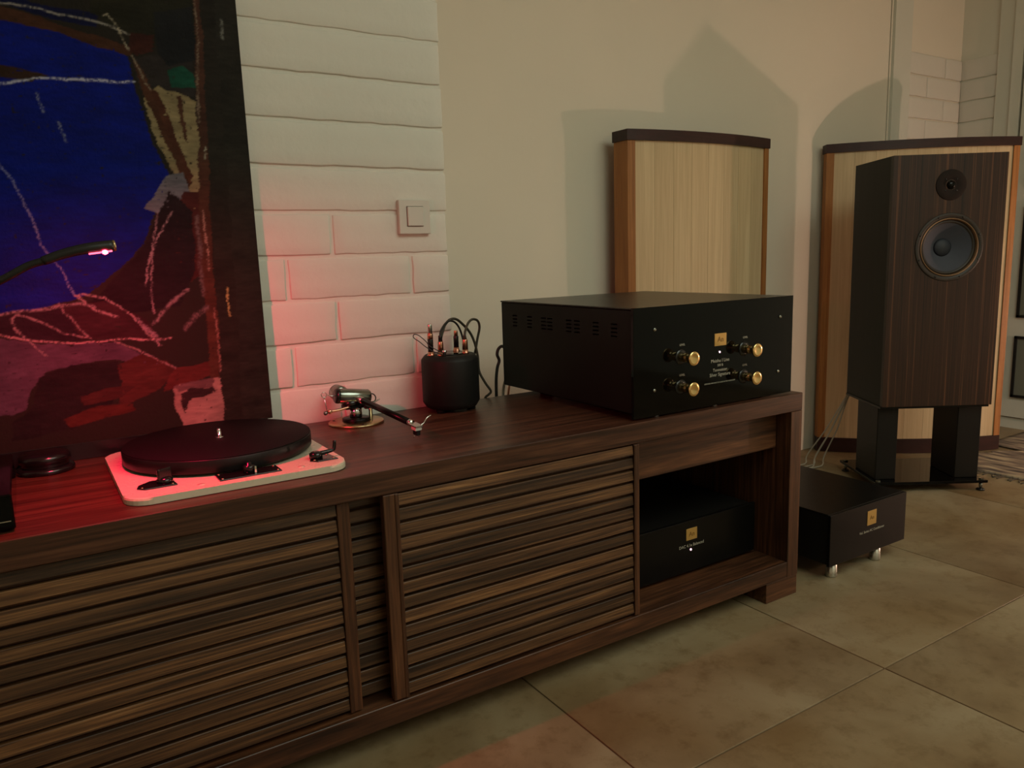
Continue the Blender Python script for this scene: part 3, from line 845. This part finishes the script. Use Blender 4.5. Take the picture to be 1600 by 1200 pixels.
a.tube('arm_tube', [ps + (pe - ps) * .095, pe], .0068, 'black_semi', 18, curve=False)
a.tube('end_socket', [pe - (pe - ps) * .005, pe + (pe - ps) * .055], .0066, 'chrome', 18, curve=False)
d_ = (pe - ps).normalized()
sd = d_.cross(Vector((0, 0, 1))).normalized()
hc = pe + d_ * .016
bm = box_bm(-.0085, .0085, -.004, .022, -.0022, .0022, .001)
rot = Matrix((sd, d_, sd.cross(d_))).transposed()
for v in bm.verts:
    v.co = rot @ v.co + hc
hd = a.fin('headshell', bm, 'chrome')
bm = box_bm(-.0075, .0075, .004, .020, -.0085, -.0020, .0008)
for v in bm.verts:
    v.co = rot @ v.co + hc
a.fin('cartridge_plate', bm, 'white_plastic', hd)
bm = box_bm(-.0045, .0045, .006, .020, -.0185, -.0080, .0008)
for v in bm.verts:
    v.co = rot @ v.co + hc
a.fin('cartridge', bm, 'black_plastic', hd)
lift = [hc + rot @ Vector(q) for q in ((-.007, .016, .001), (-.014, .016, .004), (-.022, .015, .013), (-.033, .013, .016))]
a.tube('finger_lift', lift, .0013, 'chrome', 8, hd)
for sx in (-.004, .004):
    a.tube('pin', [hc + rot @ Vector((sx, .012, -.0185)), hc + rot @ Vector((sx * 1.5, .012, -.0235))], .0007, 'chrome', 6, hd, curve=False)
# anti-skate outrigger
a.tube('bias_arm', [(-1.012, .385, H + .040), (-1.038, .383, H + .037), (-1.060, .383, H + .036)], .0028, 'copper', 10)
a.tube('bias_rod', [(-1.062, .383, H + .033), (-1.0675, .383, H + .068)], .0009, 'chrome', 8, curve=False)
a.tube('bias_loop', [Vector((-1.0675 + .0055 * math.cos(k), .383, H + .0735 + .0055 * math.sin(k))) for k in [i * math.pi / 5 - 1.57 for i in range(11)]], .0008, 'chrome', 6)
a.lathe('bias_weight', (-1.0685, .377, H + .035), [(0, -.0048), (.0034, -.0034), (.0048, 0), (.0034, .0034), (0, .0048)], 'dark_chrome', n=18)
a.lathe('bias_clamp', (-1.0575, .383, H + .036), [(.0035, -.005), (.0048, -.003), (.0048, .003), (.0035, .005)], 'copper', axis=(0, 1, 0), n=14)
a.tube('rear_pin', [(-1.038, .395, H + .066), (-1.050, .395, H + .068), (-1.056, .395, H + .071)], .0010, 'chrome', 6)
a.tube('signal_lead', [(-.963, .395, H + .062), (-.953, .393, H + .060), (-.948, .393, H + .052), (-.951, .393, H + .044), (-.960, .395, H + .043)], .0013, 'cable_black', 8)
a.tube('cue_lever', [(-.972, .39, H + .036), (-.955, .388, H + .042), (-.942, .386, H + .049)], .0016, 'chrome', 8)
a.lathe('arm_rest', (-.968, .377, H), [(.004, .0055), (.004, .03), (.007, .033), (.007, .040), (0, .041)], 'chrome', n=14)
a.lathe('cue_post', (-.978, .372, H), [(.005, .034), (.007, .036), (.007, .048), (0, .049)], 'black_plastic', n=14)

# ================================================================== cylindrical step-up box with its plugs
cn = thing('transformer_can', 'black cylindrical transformer box with chamfered rims between tonearm and amplifier', 'transformer', (-.759, .3945, H))
c = B(cn)
CC = (-.759, .3945, H)
c.lathe('body', CC, [(.055, .008), (.059, .010), (.0665, .022), (.0665, .118), (.0655, .121), (.058, .130), (.056, .131), (0, .131)], 'grey_black', n=64)
c.lathe('top_plate', CC, [(.033, .1305), (.033, .1325), (.031, .133), (0, .133)], 'black_gloss', n=40)
for k in range(3):
    an = math.radians(90 + 120 * k)
    c.lathe('rubber_foot', (CC[0] + .045 * math.cos(an), CC[1] + .045 * math.sin(an), H), [(.010, 0), (.011, .002), (.010, .009), (0, .009)], 'rubber', n=16)
plugs = [(-.8060, .396, 'black and copper'), (-.7900, .377, 'bare copper'), (-.7225, .428, 'black and copper short'), (-.7265, .377, 'copper and rose')]
ZT = H + .131
for i, (px, py, _) in enumerate(plugs):
    sk = c.lathe('socket', (px, py, ZT), [(.0085, -.001), (.0085, .003), (.0068, .004), (.0068, .009), (0, .009)], 'copper', n=18)
c.lathe('ground_post', (-.790, .360, ZT), [(.004, -.001), (.004, .008), (.0055, .009), (.0055, .014), (0, .015)], 'chrome', n=14)


def plug(name, label, x, y, segs, cable=None, lead=None):
    th = thing(name, label, 'audio plug', (x, y, ZT + .009), group=None)
    b = B(th)
    z = ZT + .0085
    for nm, r0, r1, h, mat in segs:
        b.lathe(nm, (x, y, z), [(r0, 0), (r1, h - .0015), (r1 * .9, h), (0, h)], mat, n=20)
        z += h - .0002
    if cable:
        b.tube('lead', [(x, y, z - .002)] + cable[1], cable[0], cable[2], 10)
    return th


plug('phono_plug', 'copper tipped black phono plug with nothing plugged into its end', plugs[0][0], plugs[0][1],
     [('barrel', .0062, .0066, .030, 'black_plastic'), ('collar', .0066, .0066, .012, 'copper'), ('tip', .0056, .0052, .022, 'steel')])
plug('phono_plug', 'copper barrelled phono plug with a black lead bending over the box', plugs[1][0], plugs[1][1],
     [('barrel', .0068, .0062, .024, 'copper'), ('boot', .0048, .0046, .014, 'black_plastic')],
     (.0024, [(-.784, .385, .705), (-.766, .398, .719), (-.748, .408, .725), (-.730, .416, .720), (-.716, .420, .704), (-.708, .420, .678), (-.7075, .418, .653)], 'cable_black'))
plug('phono_plug', 'short black phono plug with a copper end standing by the rim', plugs[2][0], plugs[2][1],
     [('barrel', .0062, .0062, .028, 'black_plastic'), ('collar', .0048, .0046, .013, 'copper')])
plug('phono_plug', 'rose copper phono plug whose grey lead loops down behind the box', plugs[3][0], plugs[3][1],
     [('barrel', .0068, .0062, .024, 'copper'), ('boot', .0046, .0030, .012, 'cable_grey')],
     (.0030, [(-.716, .392, .700), (-.698, .412, .714), (-.674, .433, .722), (-.652, .445, .717), (-.643, .452, .699), (-.647, .458, .670), (-.651, .463, .641), (-.655, .474, .610), (-.656, .482, .560), (-.656, .482, .45)], 'cable_grey'))
gl = link('signal_cable', bm_mesh(tube_bm([(-.786, .381, .690), (-.774, .394, .703), (-.761, .406, .717), (-.742, .416, .7275), (-.720, .427, .726), (-.698, .439, .713), (-.674, .449, .692), (-.658, .455, .666), (-.647, .459, .629), (-.644, .460, .590), (-.628, .460, .559), (-.612, .461, .536), (-.616, .465, .527), (-.623, .4735, .515), (-.630, .482, .47), (-.630, .482, .42)], .0031, 10), 'signal_cable'), 'cable_grey', None, True)
tag(gl, 'thick grey cable arching over the cylindrical box and down behind the sideboard', 'cable')
wl = link('ground_wire', bm_mesh(tube_bm([(-.792, .362, ZT + .008), (-.806, .368, ZT + .016), (-.820, .374, ZT + .026), (-.826, .378, ZT + .036), (-.840, .384, ZT + .050), (-.850, .386, ZT + .053), (-.852, .386, ZT + .046), (-.840, .382, ZT + .036), (-.828, .376, ZT + .024), (-.812, .368, ZT + .012), (-.794, .361, ZT + .004)], .0010, 8), 'ground_wire'), 'cable_black', None, True)
tag(wl, 'thin black looped earth wire sticking out beside the phono plugs', 'wire')

# ================================================================== record puck and the black unit at the end
rp = thing('record_puck', 'glossy black two-tiered record puck in front of the painting', 'record puck', (-1.580, .388, H))
r_ = B(rp)
r_.lathe('base', (-1.580, .383, H), [(.044, 0), (.046, .003), (.045, .008), (.040, .011), (0, .011)], 'bakelite', n=48)
r_.lathe('cap', (-1.580, .383, H), [(.036, .0105), (.0375, .013), (.036, .016), (.040, .019), (.0405, .027), (.037, .033), (.020, .0355), (0, .036)], 'bakelite', n=48)

bu = thing('black_unit', 'low glossy black component at the end of sideboard beside the record puck', 'audio unit', (-1.80, .17, H))
b_ = B(bu)
b_.box('body', -1.985, -1.6245, .034, .31, H + .004, H + .053, 'black_gloss', .002)
b_.box('trim_strip', -1.98, -1.629, .0325, .036, H + .0155, H + .0168, 'steel', 0)
for fx in (-1.96, -1.65):
    for fy in (.06, .28):
        b_.lathe('foot', (fx, fy, H), [(.012, 0), (.012, .0045), (0, .0045)], 'rubber', n=14)

# ================================================================== red gooseneck lamp
gn = thing('gooseneck_lamp', 'black gooseneck lamp with a glowing red diode over the turntable', 'lamp', (-1.80, .375, H))
g = B(gn)
g.lathe('base', (-1.80, .375, H), [(.05, 0), (.05, .012), (.045, .016), (0, .017)], 'lamp_black', n=32)
LY = .062
g.tube('neck', [(-1.80, .375, H + .015), (-1.80, .36, .66), (-1.77, .25, .775), (-1.69, .13, .818), (-1.608, .085, .856), (-1.570, .074, .8765), (-1.545, .068, .884)], .0052, 'lamp_black', 12)
g.tube('head', [(-1.552, .068, .8825), (-1.525, .065, .892), (-1.495, LY, .8985), (-1.464, LY, .9015)], (.0062, .0082), 'lamp_black', 14)
g.lathe('end_cap', (-1.464, LY, .9015), [(.0082, 0), (.0078, .003), (0, .0042)], 'brass', axis=(1, 0, .1), n=14)
bm = box_bm(-.017, .013, -.0035, .0035, -.0012, .0012, .0006)
for v in bm.verts:
    v.co = Matrix.Rotation(-.12, 3, 'Y') @ v.co + Vector((-1.479, LY - .0035, .8925))
ds = g.fin('diode_strip', bm, 'led_ring')
g.lathe('diode', (-1.4755, LY - .005, .8925), [(0, -.0035), (.0034, -.0018), (.0040, 0), (.0034, .0018), (0, .0035)], 'led_red', n=12, parent=ds)
ll = light('red_lamp_light', 'AREA', (-1.4755, LY - .003, .888), 3.1, (1.0, .010, .075), .008, Vector((.14, .50, -.85)).to_track_quat('-Z', 'Y').to_euler())
ll.data.spread = math.radians(165)
ll.parent = gn
ll.location = Vector((-1.4755, LY - .003, .888)) - Vector(gn.location)

# ================================================================== amplifier on the sideboard
AX0, AX1, AY0, AY1 = -.5305, -.0265, .015, .535
AZ0, AZ1 = H + .0035, .7560
am = thing('amplifier', 'large black amplifier with a gloss front and four gold knobs on the sideboard', 'amplifier', (-.278, .27, H))
A = B(am)
chs = A.box('chassis', AX0 + .003, AX1 - .003, AY0 + .0085, AY1, H + .014, AZ1 - .004, 'black_matte', .002)
A.box('top_cover', AX0 + .001, AX1 - .001, AY0 + .0085, AY1 + .001, AZ1 - .0042, AZ1 - .0005, 'black_top', .0012)
fp = A.box('front_panel', AX0, AX1, AY0, AY0 + .008, AZ0, AZ1, 'black_gloss', .0008)
for fx in (-.47, -.09):
    for fy in (.07, .42):
        A.lathe('foot', (fx, fy, H), [(.016, 0), (.017, .004), (.016, .0145), (0, .0145)], 'black_plastic', n=20)
for fx in (-.463, -.285):
    A.lathe('front_foot', (fx, AY0 - .004 + .012, H), [(.008, 0), (.008, .012), (0, .013)], 'steel', n=16)
# ventilation slots cut into the left side
slots = []
for yc in (.470, .403, .342, .316, .241, .210, .142, .080):
    for k in range(4):
        zc = .7195 - k * .0085
        slots.append((AX0 - .01 - A.o.x, AX0 + .030 - A.o.x, yc - .0105 - A.o.y, yc + .0105 - A.o.y, zc - .0016 - A.o.z, zc + .0016 - A.o.z))
cut_boxes(chs, slots)
for kx, kz in ((-.396, .643), (-.396, .577), (-.197, .643), (-.197, .579)):
    kn = A.lathe('knob', (kx, AY0, kz), [(.0100, 0), (.0100, .020), (.0088, .022), (.0088, .033), (.0150, .036), (.0155, .039), (.0145, .0410), (.010, .0405), (0, .0395)], 'gold', axis=(0, -1, 0), n=32)
    A.lathe('washer', (kx, AY0, kz), [(.0165, -.0005), (.0165, .0012), (.0100, .0016)], 'black_plastic', axis=(0, -1, 0), n=24, parent=kn)
    front_text(am, 'LEVEL', kx + .004, AY0 - .0003, kz + .026, .016, 'ink')
for sx, sz in ((-.4725, .708), (-.4735, .5785), (-.074, .708), (-.0775, .578)):
    A.lathe('screw', (sx, AY0, sz), [(.0042, 0), (.0042, .0015), (.003, .0028), (0, .003)], 'dark_chrome', axis=(0, -1, 0), n=12)
bg = A.box('badge', -.2935, -.2560, AY0 - .0012, AY0 + .001, .6570, .6850, 'gold_plate', .0003)
front_text(am, 'An', -.2748, AY0 - .0014, .6710, .019, 'gold_ink', 'emblem', bg)
A.lathe('diode', (-.2765, AY0, .6430), [(.0022, -.0005), (.0020, .001), (0, .0018)], 'led_pink', axis=(0, -1, 0), n=12)
for txt, z, wd in (('Meishu I Line', .6235, .058), ('300 B', .6130, .018), ('Tonmeister', .6025, .046), ('Silver Signature', .5920, .066), ('DESIGNED AND BUILT BY HAND IN THE WORKSHOP', .5740, .098)):
    front_text(am, txt, -.2745, AY0 - .0003, z, wd)

for nm, lb, pts, r in (
        ('power_cable', 'black looped cable hanging at the back of the large black amplifier', [(-.520, .5340, .632), (-.523, .548, .634), (-.531, .552, .626), (-.5345, .552, .612), (-.529, .552, .596), (-.536, .552, .575), (-.541, .552, .53), (-.541, .552, .42)], .0042),
        ('speaker_cable', 'pale cable dropping behind the black amplifier past the sideboard edge', [(-.500, .535, .560), (-.506, .548, .553), (-.516, .552, .53), (-.522, .552, .48), (-.522, .552, .40)], .0035),
        ('speaker_cable', 'copper brown cable dropping behind the black amplifier past the sideboard edge', [(-.480, .535, .560), (-.484, .548, .556), (-.498, .552, .53), (-.506, .552, .48), (-.506, .552, .40)], .0030)):
    o = link(nm, bm_mesh(tube_bm(pts, r, 10), nm), {'black': 'cable_black', 'pale ': 'cable_pale', 'coppe': 'copper'}[lb[:5]], None, True)
    tag(o, lb, 'cable')

# ================================================================== unit in the niche
nu = thing('niche_unit', 'black audio unit with a gold badge standing inside the sideboard niche', 'audio unit', (-.27, .25, RT))
n_ = B(nu)
NY = .090
n_.box('chassis', -.487, -.062, NY + .009, .425, RT + .010, .226, 'black_matte', .002)
n_.box('front_panel', -.490, -.057, NY, NY + .0088, RT + .008, .2285, 'black_semi', .0012)
for fx in (-.45, -.10):
    for fy in (.13, .39):
        n_.lathe('foot', (fx, fy, RT), [(.016, 0), (.017, .004), (.016, .0105), (0, .0105)], 'black_plastic', n=18)
nb = n_.box('badge', -.3015, -.2655, NY - .0012, NY + .001, .1805, .2095, 'gold_plate', .0003)
front_text(nu, 'An', -.2835, NY - .0014, .195, .018, 'gold_ink', 'emblem', nb)
front_text(nu, 'DAC 4.1x Balanced', -.283, NY - .0003, .1665, .082)
n_.lathe('diode', (-.2855, NY, .1555), [(.0026, -.0005), (.0024, .001), (0, .002)], 'led_pink', axis=(0, -1, 0), n=12)

# ================================================================== power supply on the floor
fu = thing('floor_unit', 'black audio unit on steel feet standing on the floor tiles beside the sideboard', 'audio unit', (.278, .18, 0))
f = B(fu)
FY = -.015
f.box('chassis', .111, .445, FY + .009, .40, .047, .1825, 'black_matte', .002)
f.box('top_cover', .1095, .4465, FY + .0088, .401, .1822, .1845, 'black_semi', .001)
f.box('front_panel', .108, .448, FY, FY + .0088, .044, .1840, 'black_semi', .0012)
for fx in (.157, .352):
    for fy in (.012, .34):
        f.lathe('foot', (fx, fy, 0), [(.0135, 0), (.0150, .002), (.0150, .004), (.0130, .046), (0, .047)], 'steel', n=26)
fb = f.box('badge', .2665, .3065, FY - .0012, FY + .001, .1235, .1635, 'gold_plate', .0003)
front_text(fu, 'An', .2865, FY - .0014, .1435, .018, 'gold_ink', 'emblem', fb)
front_text(fu, 'Vol. Series AC Conditioner', .290, FY - .0003, .1075, .112)

# ================================================================== light switch
ls = thing('light_switch', 'square white light switch on the painted brick wall', 'light switch', (-.7985, BY, .965))
l_ = B(ls)
pt = l_.box('plate', -.8385, -.7595, BY - .011, BY + .004, .9265, 1.0035, 'white_plastic', .0015)
l_.box('rocker', -.8185, -.7790, BY - .0155, BY - .0030, .9445, .9880, 'white_plastic', .0012, pt)
cut_boxes(pt, [(-.8197 - l_.o.x, -.7778 - l_.o.x, -.02, -.004, .9433 - l_.o.z, .9892 - l_.o.z)])

# ================================================================== loudspeaker and its stand
STH, SW, SD, SZ, SH = .584, .375, .298, .311, .846
FRc = Vector((1.2096, .1401, 0))
lv = Vector((-math.cos(STH), math.sin(STH), 0)); nv = Vector((math.sin(STH), math.cos(STH), 0))
sc_ = FRc + lv * SW / 2 + nv * SD / 2
lsp = thing('loudspeaker', 'tall two-way loudspeaker with striped dark veneer front and black sides', 'loudspeaker', (sc_.x, sc_.y, SZ), -STH)
S = B(lsp, True)
yf = -SD / 2
wc = (SW / 2 - .179, yf, .853 - SZ)
bm = box_bm(-SW / 2, SW / 2, yf + .0195, SD / 2, 0, SH)
bmesh.ops.delete(bm, geom=[fc for fc in bm.faces if fc.calc_center_median().y < yf + .02], context='FACES_ONLY')
S.fin('cabinet', bm, 'speaker_side')
# baffle with a round cut-out for the woofer
bm = bmesh.new()
NS = 96
rows = []
for yy in (yf, yf + .0193):
    inner, outer = [], []
    for k in range(NS):
        an = 2 * math.pi * k / NS
        dx, dz = math.cos(an), math.sin(an)
        inner.append(bm.verts.new((wc[0] + .0955 * dx, yy, wc[2] + .0955 * dz)))
        ts = []
        if dx > 1e-9: ts.append((SW / 2 - wc[0]) / dx)
        if dx < -1e-9: ts.append((-SW / 2 - wc[0]) / dx)
        if dz > 1e-9: ts.append((SH - wc[2]) / dz)
        if dz < -1e-9: ts.append((0 - wc[2]) / dz)
        tm = min(ts)
        outer.append(bm.verts.new((wc[0] + tm * dx, yy, wc[2] + tm * dz)))
    # pull the vertex nearest to each corner onto it
    for qx, qz in ((-SW / 2, 0), (SW / 2, 0), (-SW / 2, SH), (SW / 2, SH)):
        v = min(outer, key=lambda u: (u.co.x - qx) ** 2 + (u.co.z - qz) ** 2)
        v.co.x, v.co.z = qx, qz
    rows.append((inner, outer))
(i0, o0), (i1, o1) = rows
for k in range(NS):
    j = (k + 1) % NS
    bm.faces.new((i0[k], i0[j], o0[j], o0[k])); bm.faces.new((i1[k], o1[k], o1[j], i1[j]))
    bm.faces.new((o0[k], o0[j], o1[j], o1[k])); bm.faces.new((i0[k], i1[k], i1[j], i0[j]))
S.fin('baffle', bm, 'zebra')


def open_lathe(name, cpt, prof, mat, par, n=72):
    bm = lathe_bm(cpt, prof, (0, -1, 0), n)
    big = [fc for fc in bm.faces if len(fc.verts) > 4]
    bmesh.ops.delete(bm, geom=big, context='FACES_ONLY')
    return S.fin(name, bm, mat, par, True)


wf = open_lathe('woofer', wc, [(.113, -.0005), (.113, .0020), (.111, .0030), (.100, .0030), (.0985, .0014), (.0965, .0010)], 'surround', None)
open_lathe('trim_ring', wc, [(.0970, .0008), (.0965, .0034), (.0945, .0040), (.0925, .0032), (.0905, -.0060)], 'ring', wf)
open_lathe('surround', wc, [(.0908, -.0060), (.0875, -.0030), (.0840, -.0032), (.0800, -.0075)], 'surround', wf)
open_lathe('cone', wc, [(.0803, -.0072), (.065, -.0190), (.048, -.0310), (.030, -.0420)], 'cone', wf)
S.lathe('dust_cap', wc, [(.0310, -.0425), (.026, -.0370), (.017, -.0325), (.008, -.0305), (0, -.0300)], 'cone_cap', axis=(0, -1, 0), n=40, parent=wf)
for k in range(8):
    an = math.radians(22.5 + 45 * k)
    S.lathe('bolt', (wc[0] + .1055 * math.cos(an), yf - .003, wc[2] + .1055 * math.sin(an)), [(.0032, 0), (.0030, .0016), (0, .0020)], 'black_plastic', axis=(0, -1, 0), n=10, parent=wf)
tw_c = (SW / 2 - .184, yf, 1.057 - SZ)
twf = S.lathe('tweeter', tw_c, [(.050, -.0005), (.050, .0018), (.049, .0026), (.022, .0026), (.017, -.0002), (0, -.0002)], 'tweeter', axis=(0, -1, 0), n=56)
S.lathe('dome', tw_c, [(.0150, .0002), (.0135, .0045), (.009, .0080), (.004, .0093), (0, .0095)], 'black_gloss', axis=(0, -1, 0), n=32, parent=twf)
for k in range(4):
    an = math.radians(45 + 90 * k)
    S.lathe('bolt', (tw_c[0] + .026 * math.cos(an), yf - .0022, tw_c[2] + .026 * math.sin(an)), [(.0028, 0), (.0026, .0012), (0, .0015)], 'black_plastic', axis=(0, -1, 0), n=10, parent=twf)

stn = thing('speaker_stand', 'black two-column speaker stand with a glossy base plate on the tiles', 'speaker stand', (sc_.x, sc_.y, 0), -STH)
K = B(stn, True)
K.box('top_plate', -SW / 2 - .004, SW / 2 - .006, yf + .004, SD / 2 - .004, SZ - .008, SZ, 'black_semi', .001)
K.box('base_plate', -SW / 2 - .012, SW / 2 + .006, yf - .004, SD / 2 + .010, .030, .040, 'black_gloss', .0015)
for s0, s1 in ((.010, .092), (.300, .372)):
    K.box('column', SW / 2 - s1, SW / 2 - s0, yf + .035, yf + .20, .0398, SZ - .0078, 'black_matte', .002)
for px in (-SW / 2 + .004, SW / 2 - .010):
    for py in (yf + .012, SD / 2 - .008):
        ft = K.lathe('spike', (px, py, 0), [(.002, .006), (.006, .014), (.006, .0305), (0, .031)], 'dark_chrome', n=14)
        K.lathe('spike_shoe', (px, py, 0), [(.014, 0), (.014, .005), (.010, .008), (0, .008)], 'black_plastic', n=20, parent=ft)
        K.lathe('spike_nut', (px, py, 0), [(.009, .0395), (.009, .045), (0, .046)], 'dark_chrome', n=6, parent=ft, smooth=False)

# speaker wires: two pairs from the back of the cabinet to the floor
bl = sc_ + Matrix.Rotation(-STH, 3, 'Z') @ Vector((-SW / 2 + .03, SD / 2 + .006, 0))
ends = [(1.030, .745), (1.050, .720), (1.018, .700), (1.062, .690)]
for i, (ex, ey) in enumerate(ends):
    st = Vector((bl.x - .012 + .012 * (i % 2), bl.y + .006, SZ + .012 + .005 * i))
    e = Vector((ex, ey, .004))
    mid = st.lerp(e, .5) + Vector((-.006 + .006 * i, .01, -.02))
    fin = e + Vector((-.22 - .02 * i, -.02 + .012 * i, 0))
    o = link('speaker_wire', bm_mesh(tube_bm([st, st.lerp(mid, .5) + Vector((0, .004, -.008)), mid, e + Vector((.014, .005, .03)), e, e + Vector((-.06, -.01, 0)), fin], .0028, 8), 'speaker_wire'), 'cable_pale', None, True)
    tag(o, 'thin pale speaker wire hanging from the loudspeaker to the floor', 'wire', 'wires behind the loudspeaker')


# ================================================================== curved acoustic panels
def acoustic_panel(label, PL, PR, hgt, depth, sag, boards):
    PL, PR = Vector(PL), Vector(PR)
    ch = PR - PL
    cw = ch.length
    root = thing('acoustic_panel', label, 'acoustic panel', ((PL.x + PR.x) / 2, (PL.y + PR.y) / 2, 0), math.atan2(ch.y, ch.x), 'curved acoustic panels')
    b = B(root, True)
    hw = cw / 2
    fy = lambda x, o=0: -sag * (1 - (x / hw) ** 2) - o

    def arc(x0, x1, out, back, z0, z1, mat, name, n=2, bevel=.0008):
        pts = [(x0 + (x1 - x0) * i / n, fy(x0 + (x1 - x0) * i / n, out)) for i in range(n + 1)]
        pts += [(x, y) for x, y in ([(x1, back), (x0, back)] if not callable(back) else [(q[0], back(q[0])) for q in pts[::-1]])]
        return b.fin(name, prism_bm(pts, z0, z1, bevel, 1), mat)
    cap, base, pw = .034, .062, .027
    arc(-hw, hw, .004, depth + .004, hgt - cap, hgt, 'walnut_dark', 'cap', 18)
    arc(-hw + .004, hw - .004, .002, depth, 0.002, base, 'walnut_dark', 'plinth', 18)
    for sx in (-1, 1):
        xa, xb = (-hw + .004, -hw + .004 + pw) if sx < 0 else (hw - .004 - pw, hw - .004)
        arc(xa, xb, 0, depth, base, hgt - cap, 'oak', 'side_post', 2)
    xa, xb = -hw + .004 + pw, hw - .004 - pw
    bwid = (xb - xa) / boards
    for k in range(boards):
        x0, x1 = xa + k * bwid, xa + (k + 1) * bwid
        o = arc(x0 + .0004, x1 - .0004, -.006, lambda x: fy(x) + .017, base, hgt - cap, 'ply', 'board', 2, .0006)
    b.box('back_board', -hw + .03, hw - .03, depth - .010, depth - .002, base, hgt - cap, 'walnut_dark', 0)
    return root


acoustic_panel('curved pale wood acoustic panel against the wall behind the amplifier', (.103, .764), (.764, .744), 1.2585, .070, .036, 8)
acoustic_panel('curved pale wood acoustic panel across the corner behind the loudspeaker', (1.231, .846), (1.832, .392), 1.2745, .040, .056, 9)

# ================================================================== rug at the right
def rug():
    root = thing('rug', 'flat woven rug in faded grey and brown with a fringed edge', 'rug', (1.95, -.2, 0))
    b = B(root)
    m, nt, bs_ = new_mat('woven_rug')
    N, L = nt.nodes, nt.links
    tc = N.new('ShaderNodeTexCoord'); mp = N.new('ShaderNodeMapping'); mp.inputs['Scale'].default_value = (26, 5, 1)
    n1 = N.new('ShaderNodeTexNoise'); n1.inputs['Scale'].default_value = 1.4; n1.inputs['Detail'].default_value = 6
    cr = N.new('ShaderNodeValToRGB'); e = cr.color_ramp.elements
    e[0].position = .34; e[0].color = srgb(52, 46, 44); e[1].position = .66; e[1].color = srgb(176, 160, 132)
    k = e.new(.5); k.color = srgb(122, 106, 92)
    L.new(tc.outputs['Object'], mp.inputs[0]); L.new(mp.outputs[0], n1.inputs['Vector']); L.new(n1.outputs['Fac'], cr.inputs[0])
    L.new(cr.outputs[0], bs_.inputs['Base Color']); bs_.inputs['Roughness'].default_value = .95
    bp = N.new('ShaderNodeBump'); bp.inputs['Strength'].default_value = .8; bp.inputs['Distance'].default_value = .004
    L.new(n1.outputs['Fac'], bp.inputs['Height']); L.new(bp.outputs[0], bs_.inputs['Normal'])
    # gently wavy slab
    bm = bmesh.new()
    nx, ny = 30, 44
    x0, x1, y0, y1 = 1.43, 2.22, -.95, .47
    rn = random.Random(4)
    V = [[None] * (ny + 1) for _ in range(nx + 1)]
    for i in range(nx + 1):
        for j in range(ny + 1):
            x = x0 + (x1 - x0) * i / nx; y = y0 + (y1 - y0) * j / ny
            z = .008 + .0025 * math.sin(9 * x + 5 * y) * math.sin(6 * y - 3 * x)
            if i in (0, nx) or j in (0, ny):
                z = .0035; x += rn.uniform(-.004, .004)
            # the corner near the acoustic panel is tucked back clear of its plinth
            lim = .846 - (x - 1.231) * .755 - (.115 if x < 1.72 else .075)
            if x < 1.86:
                y = min(y, max(lim, .30))
            V[i][j] = bm.verts.new((x, y, z))
    for i in range(nx):
        for j in range(ny):
            bm.faces.new((V[i][j], V[i + 1][j], V[i + 1][j + 1], V[i][j + 1]))
    edge = [V[i][0] for i in range(nx + 1)] + [V[nx][j] for j in range(1, ny + 1)] + [V[i][ny] for i in range(nx - 1, -1, -1)] + [V[0][j] for j in range(ny - 1, 0, -1)]
    low = [bm.verts.new((v.co.x, v.co.y, .0005)) for v in edge]
    for i in range(len(edge)):
        j = (i + 1) % len(edge)
        bm.faces.new((edge[i], low[i], low[j], edge[j]))
    bm.faces.new(low)
    b.fin('weave', bm, m, None, True)
    # knotted fringe on the end that faces the loudspeaker
    bm = bmesh.new()
    for k in range(70):
        y = y0 + .01 + (y1 - y0 - .02) * k / 69
        dx = rn.uniform(.03, .055)
        tube_bm([(x0 + .006, y, .005), (x0 - dx * .5, y + rn.uniform(-.006, .006), .004), (x0 - dx, y + rn.uniform(-.012, .012), .0025)], .0022, 5, 2, True, bm)
    fr = b.fin('fringe', bm, 'cable_grey', None, True)
    fr['kind'] = 'stuff'


rug()

# ================================================================== small floor lamp whose warm light throws the panel shadows
KL = Vector((2.02, -.86, .48))
fl = thing('floor_lamp', 'small black floor lamp with a brass socket standing on the rug', 'lamp', (KL.x, KL.y, .008))
q = B(fl)
q.lathe('base', (KL.x, KL.y, .008), [(.075, 0), (.075, .010), (.068, .014), (0, .015)], 'lamp_black', n=32)
q.tube('pole', [(KL.x, KL.y, .02), (KL.x, KL.y, .41)], .007, 'lamp_black', 12, curve=False)
q.lathe('socket', (KL.x, KL.y, .40), [(.012, 0), (.016, .006), (.016, .034), (.013, .038), (0, .038)], 'brass', n=20)
kl = light('floor_lamp_offscreen', 'POINT', KL, 23.5, (1.0, .60, .45), .022)
kl.parent = fl
kl.location = KL - Vector(fl.location)
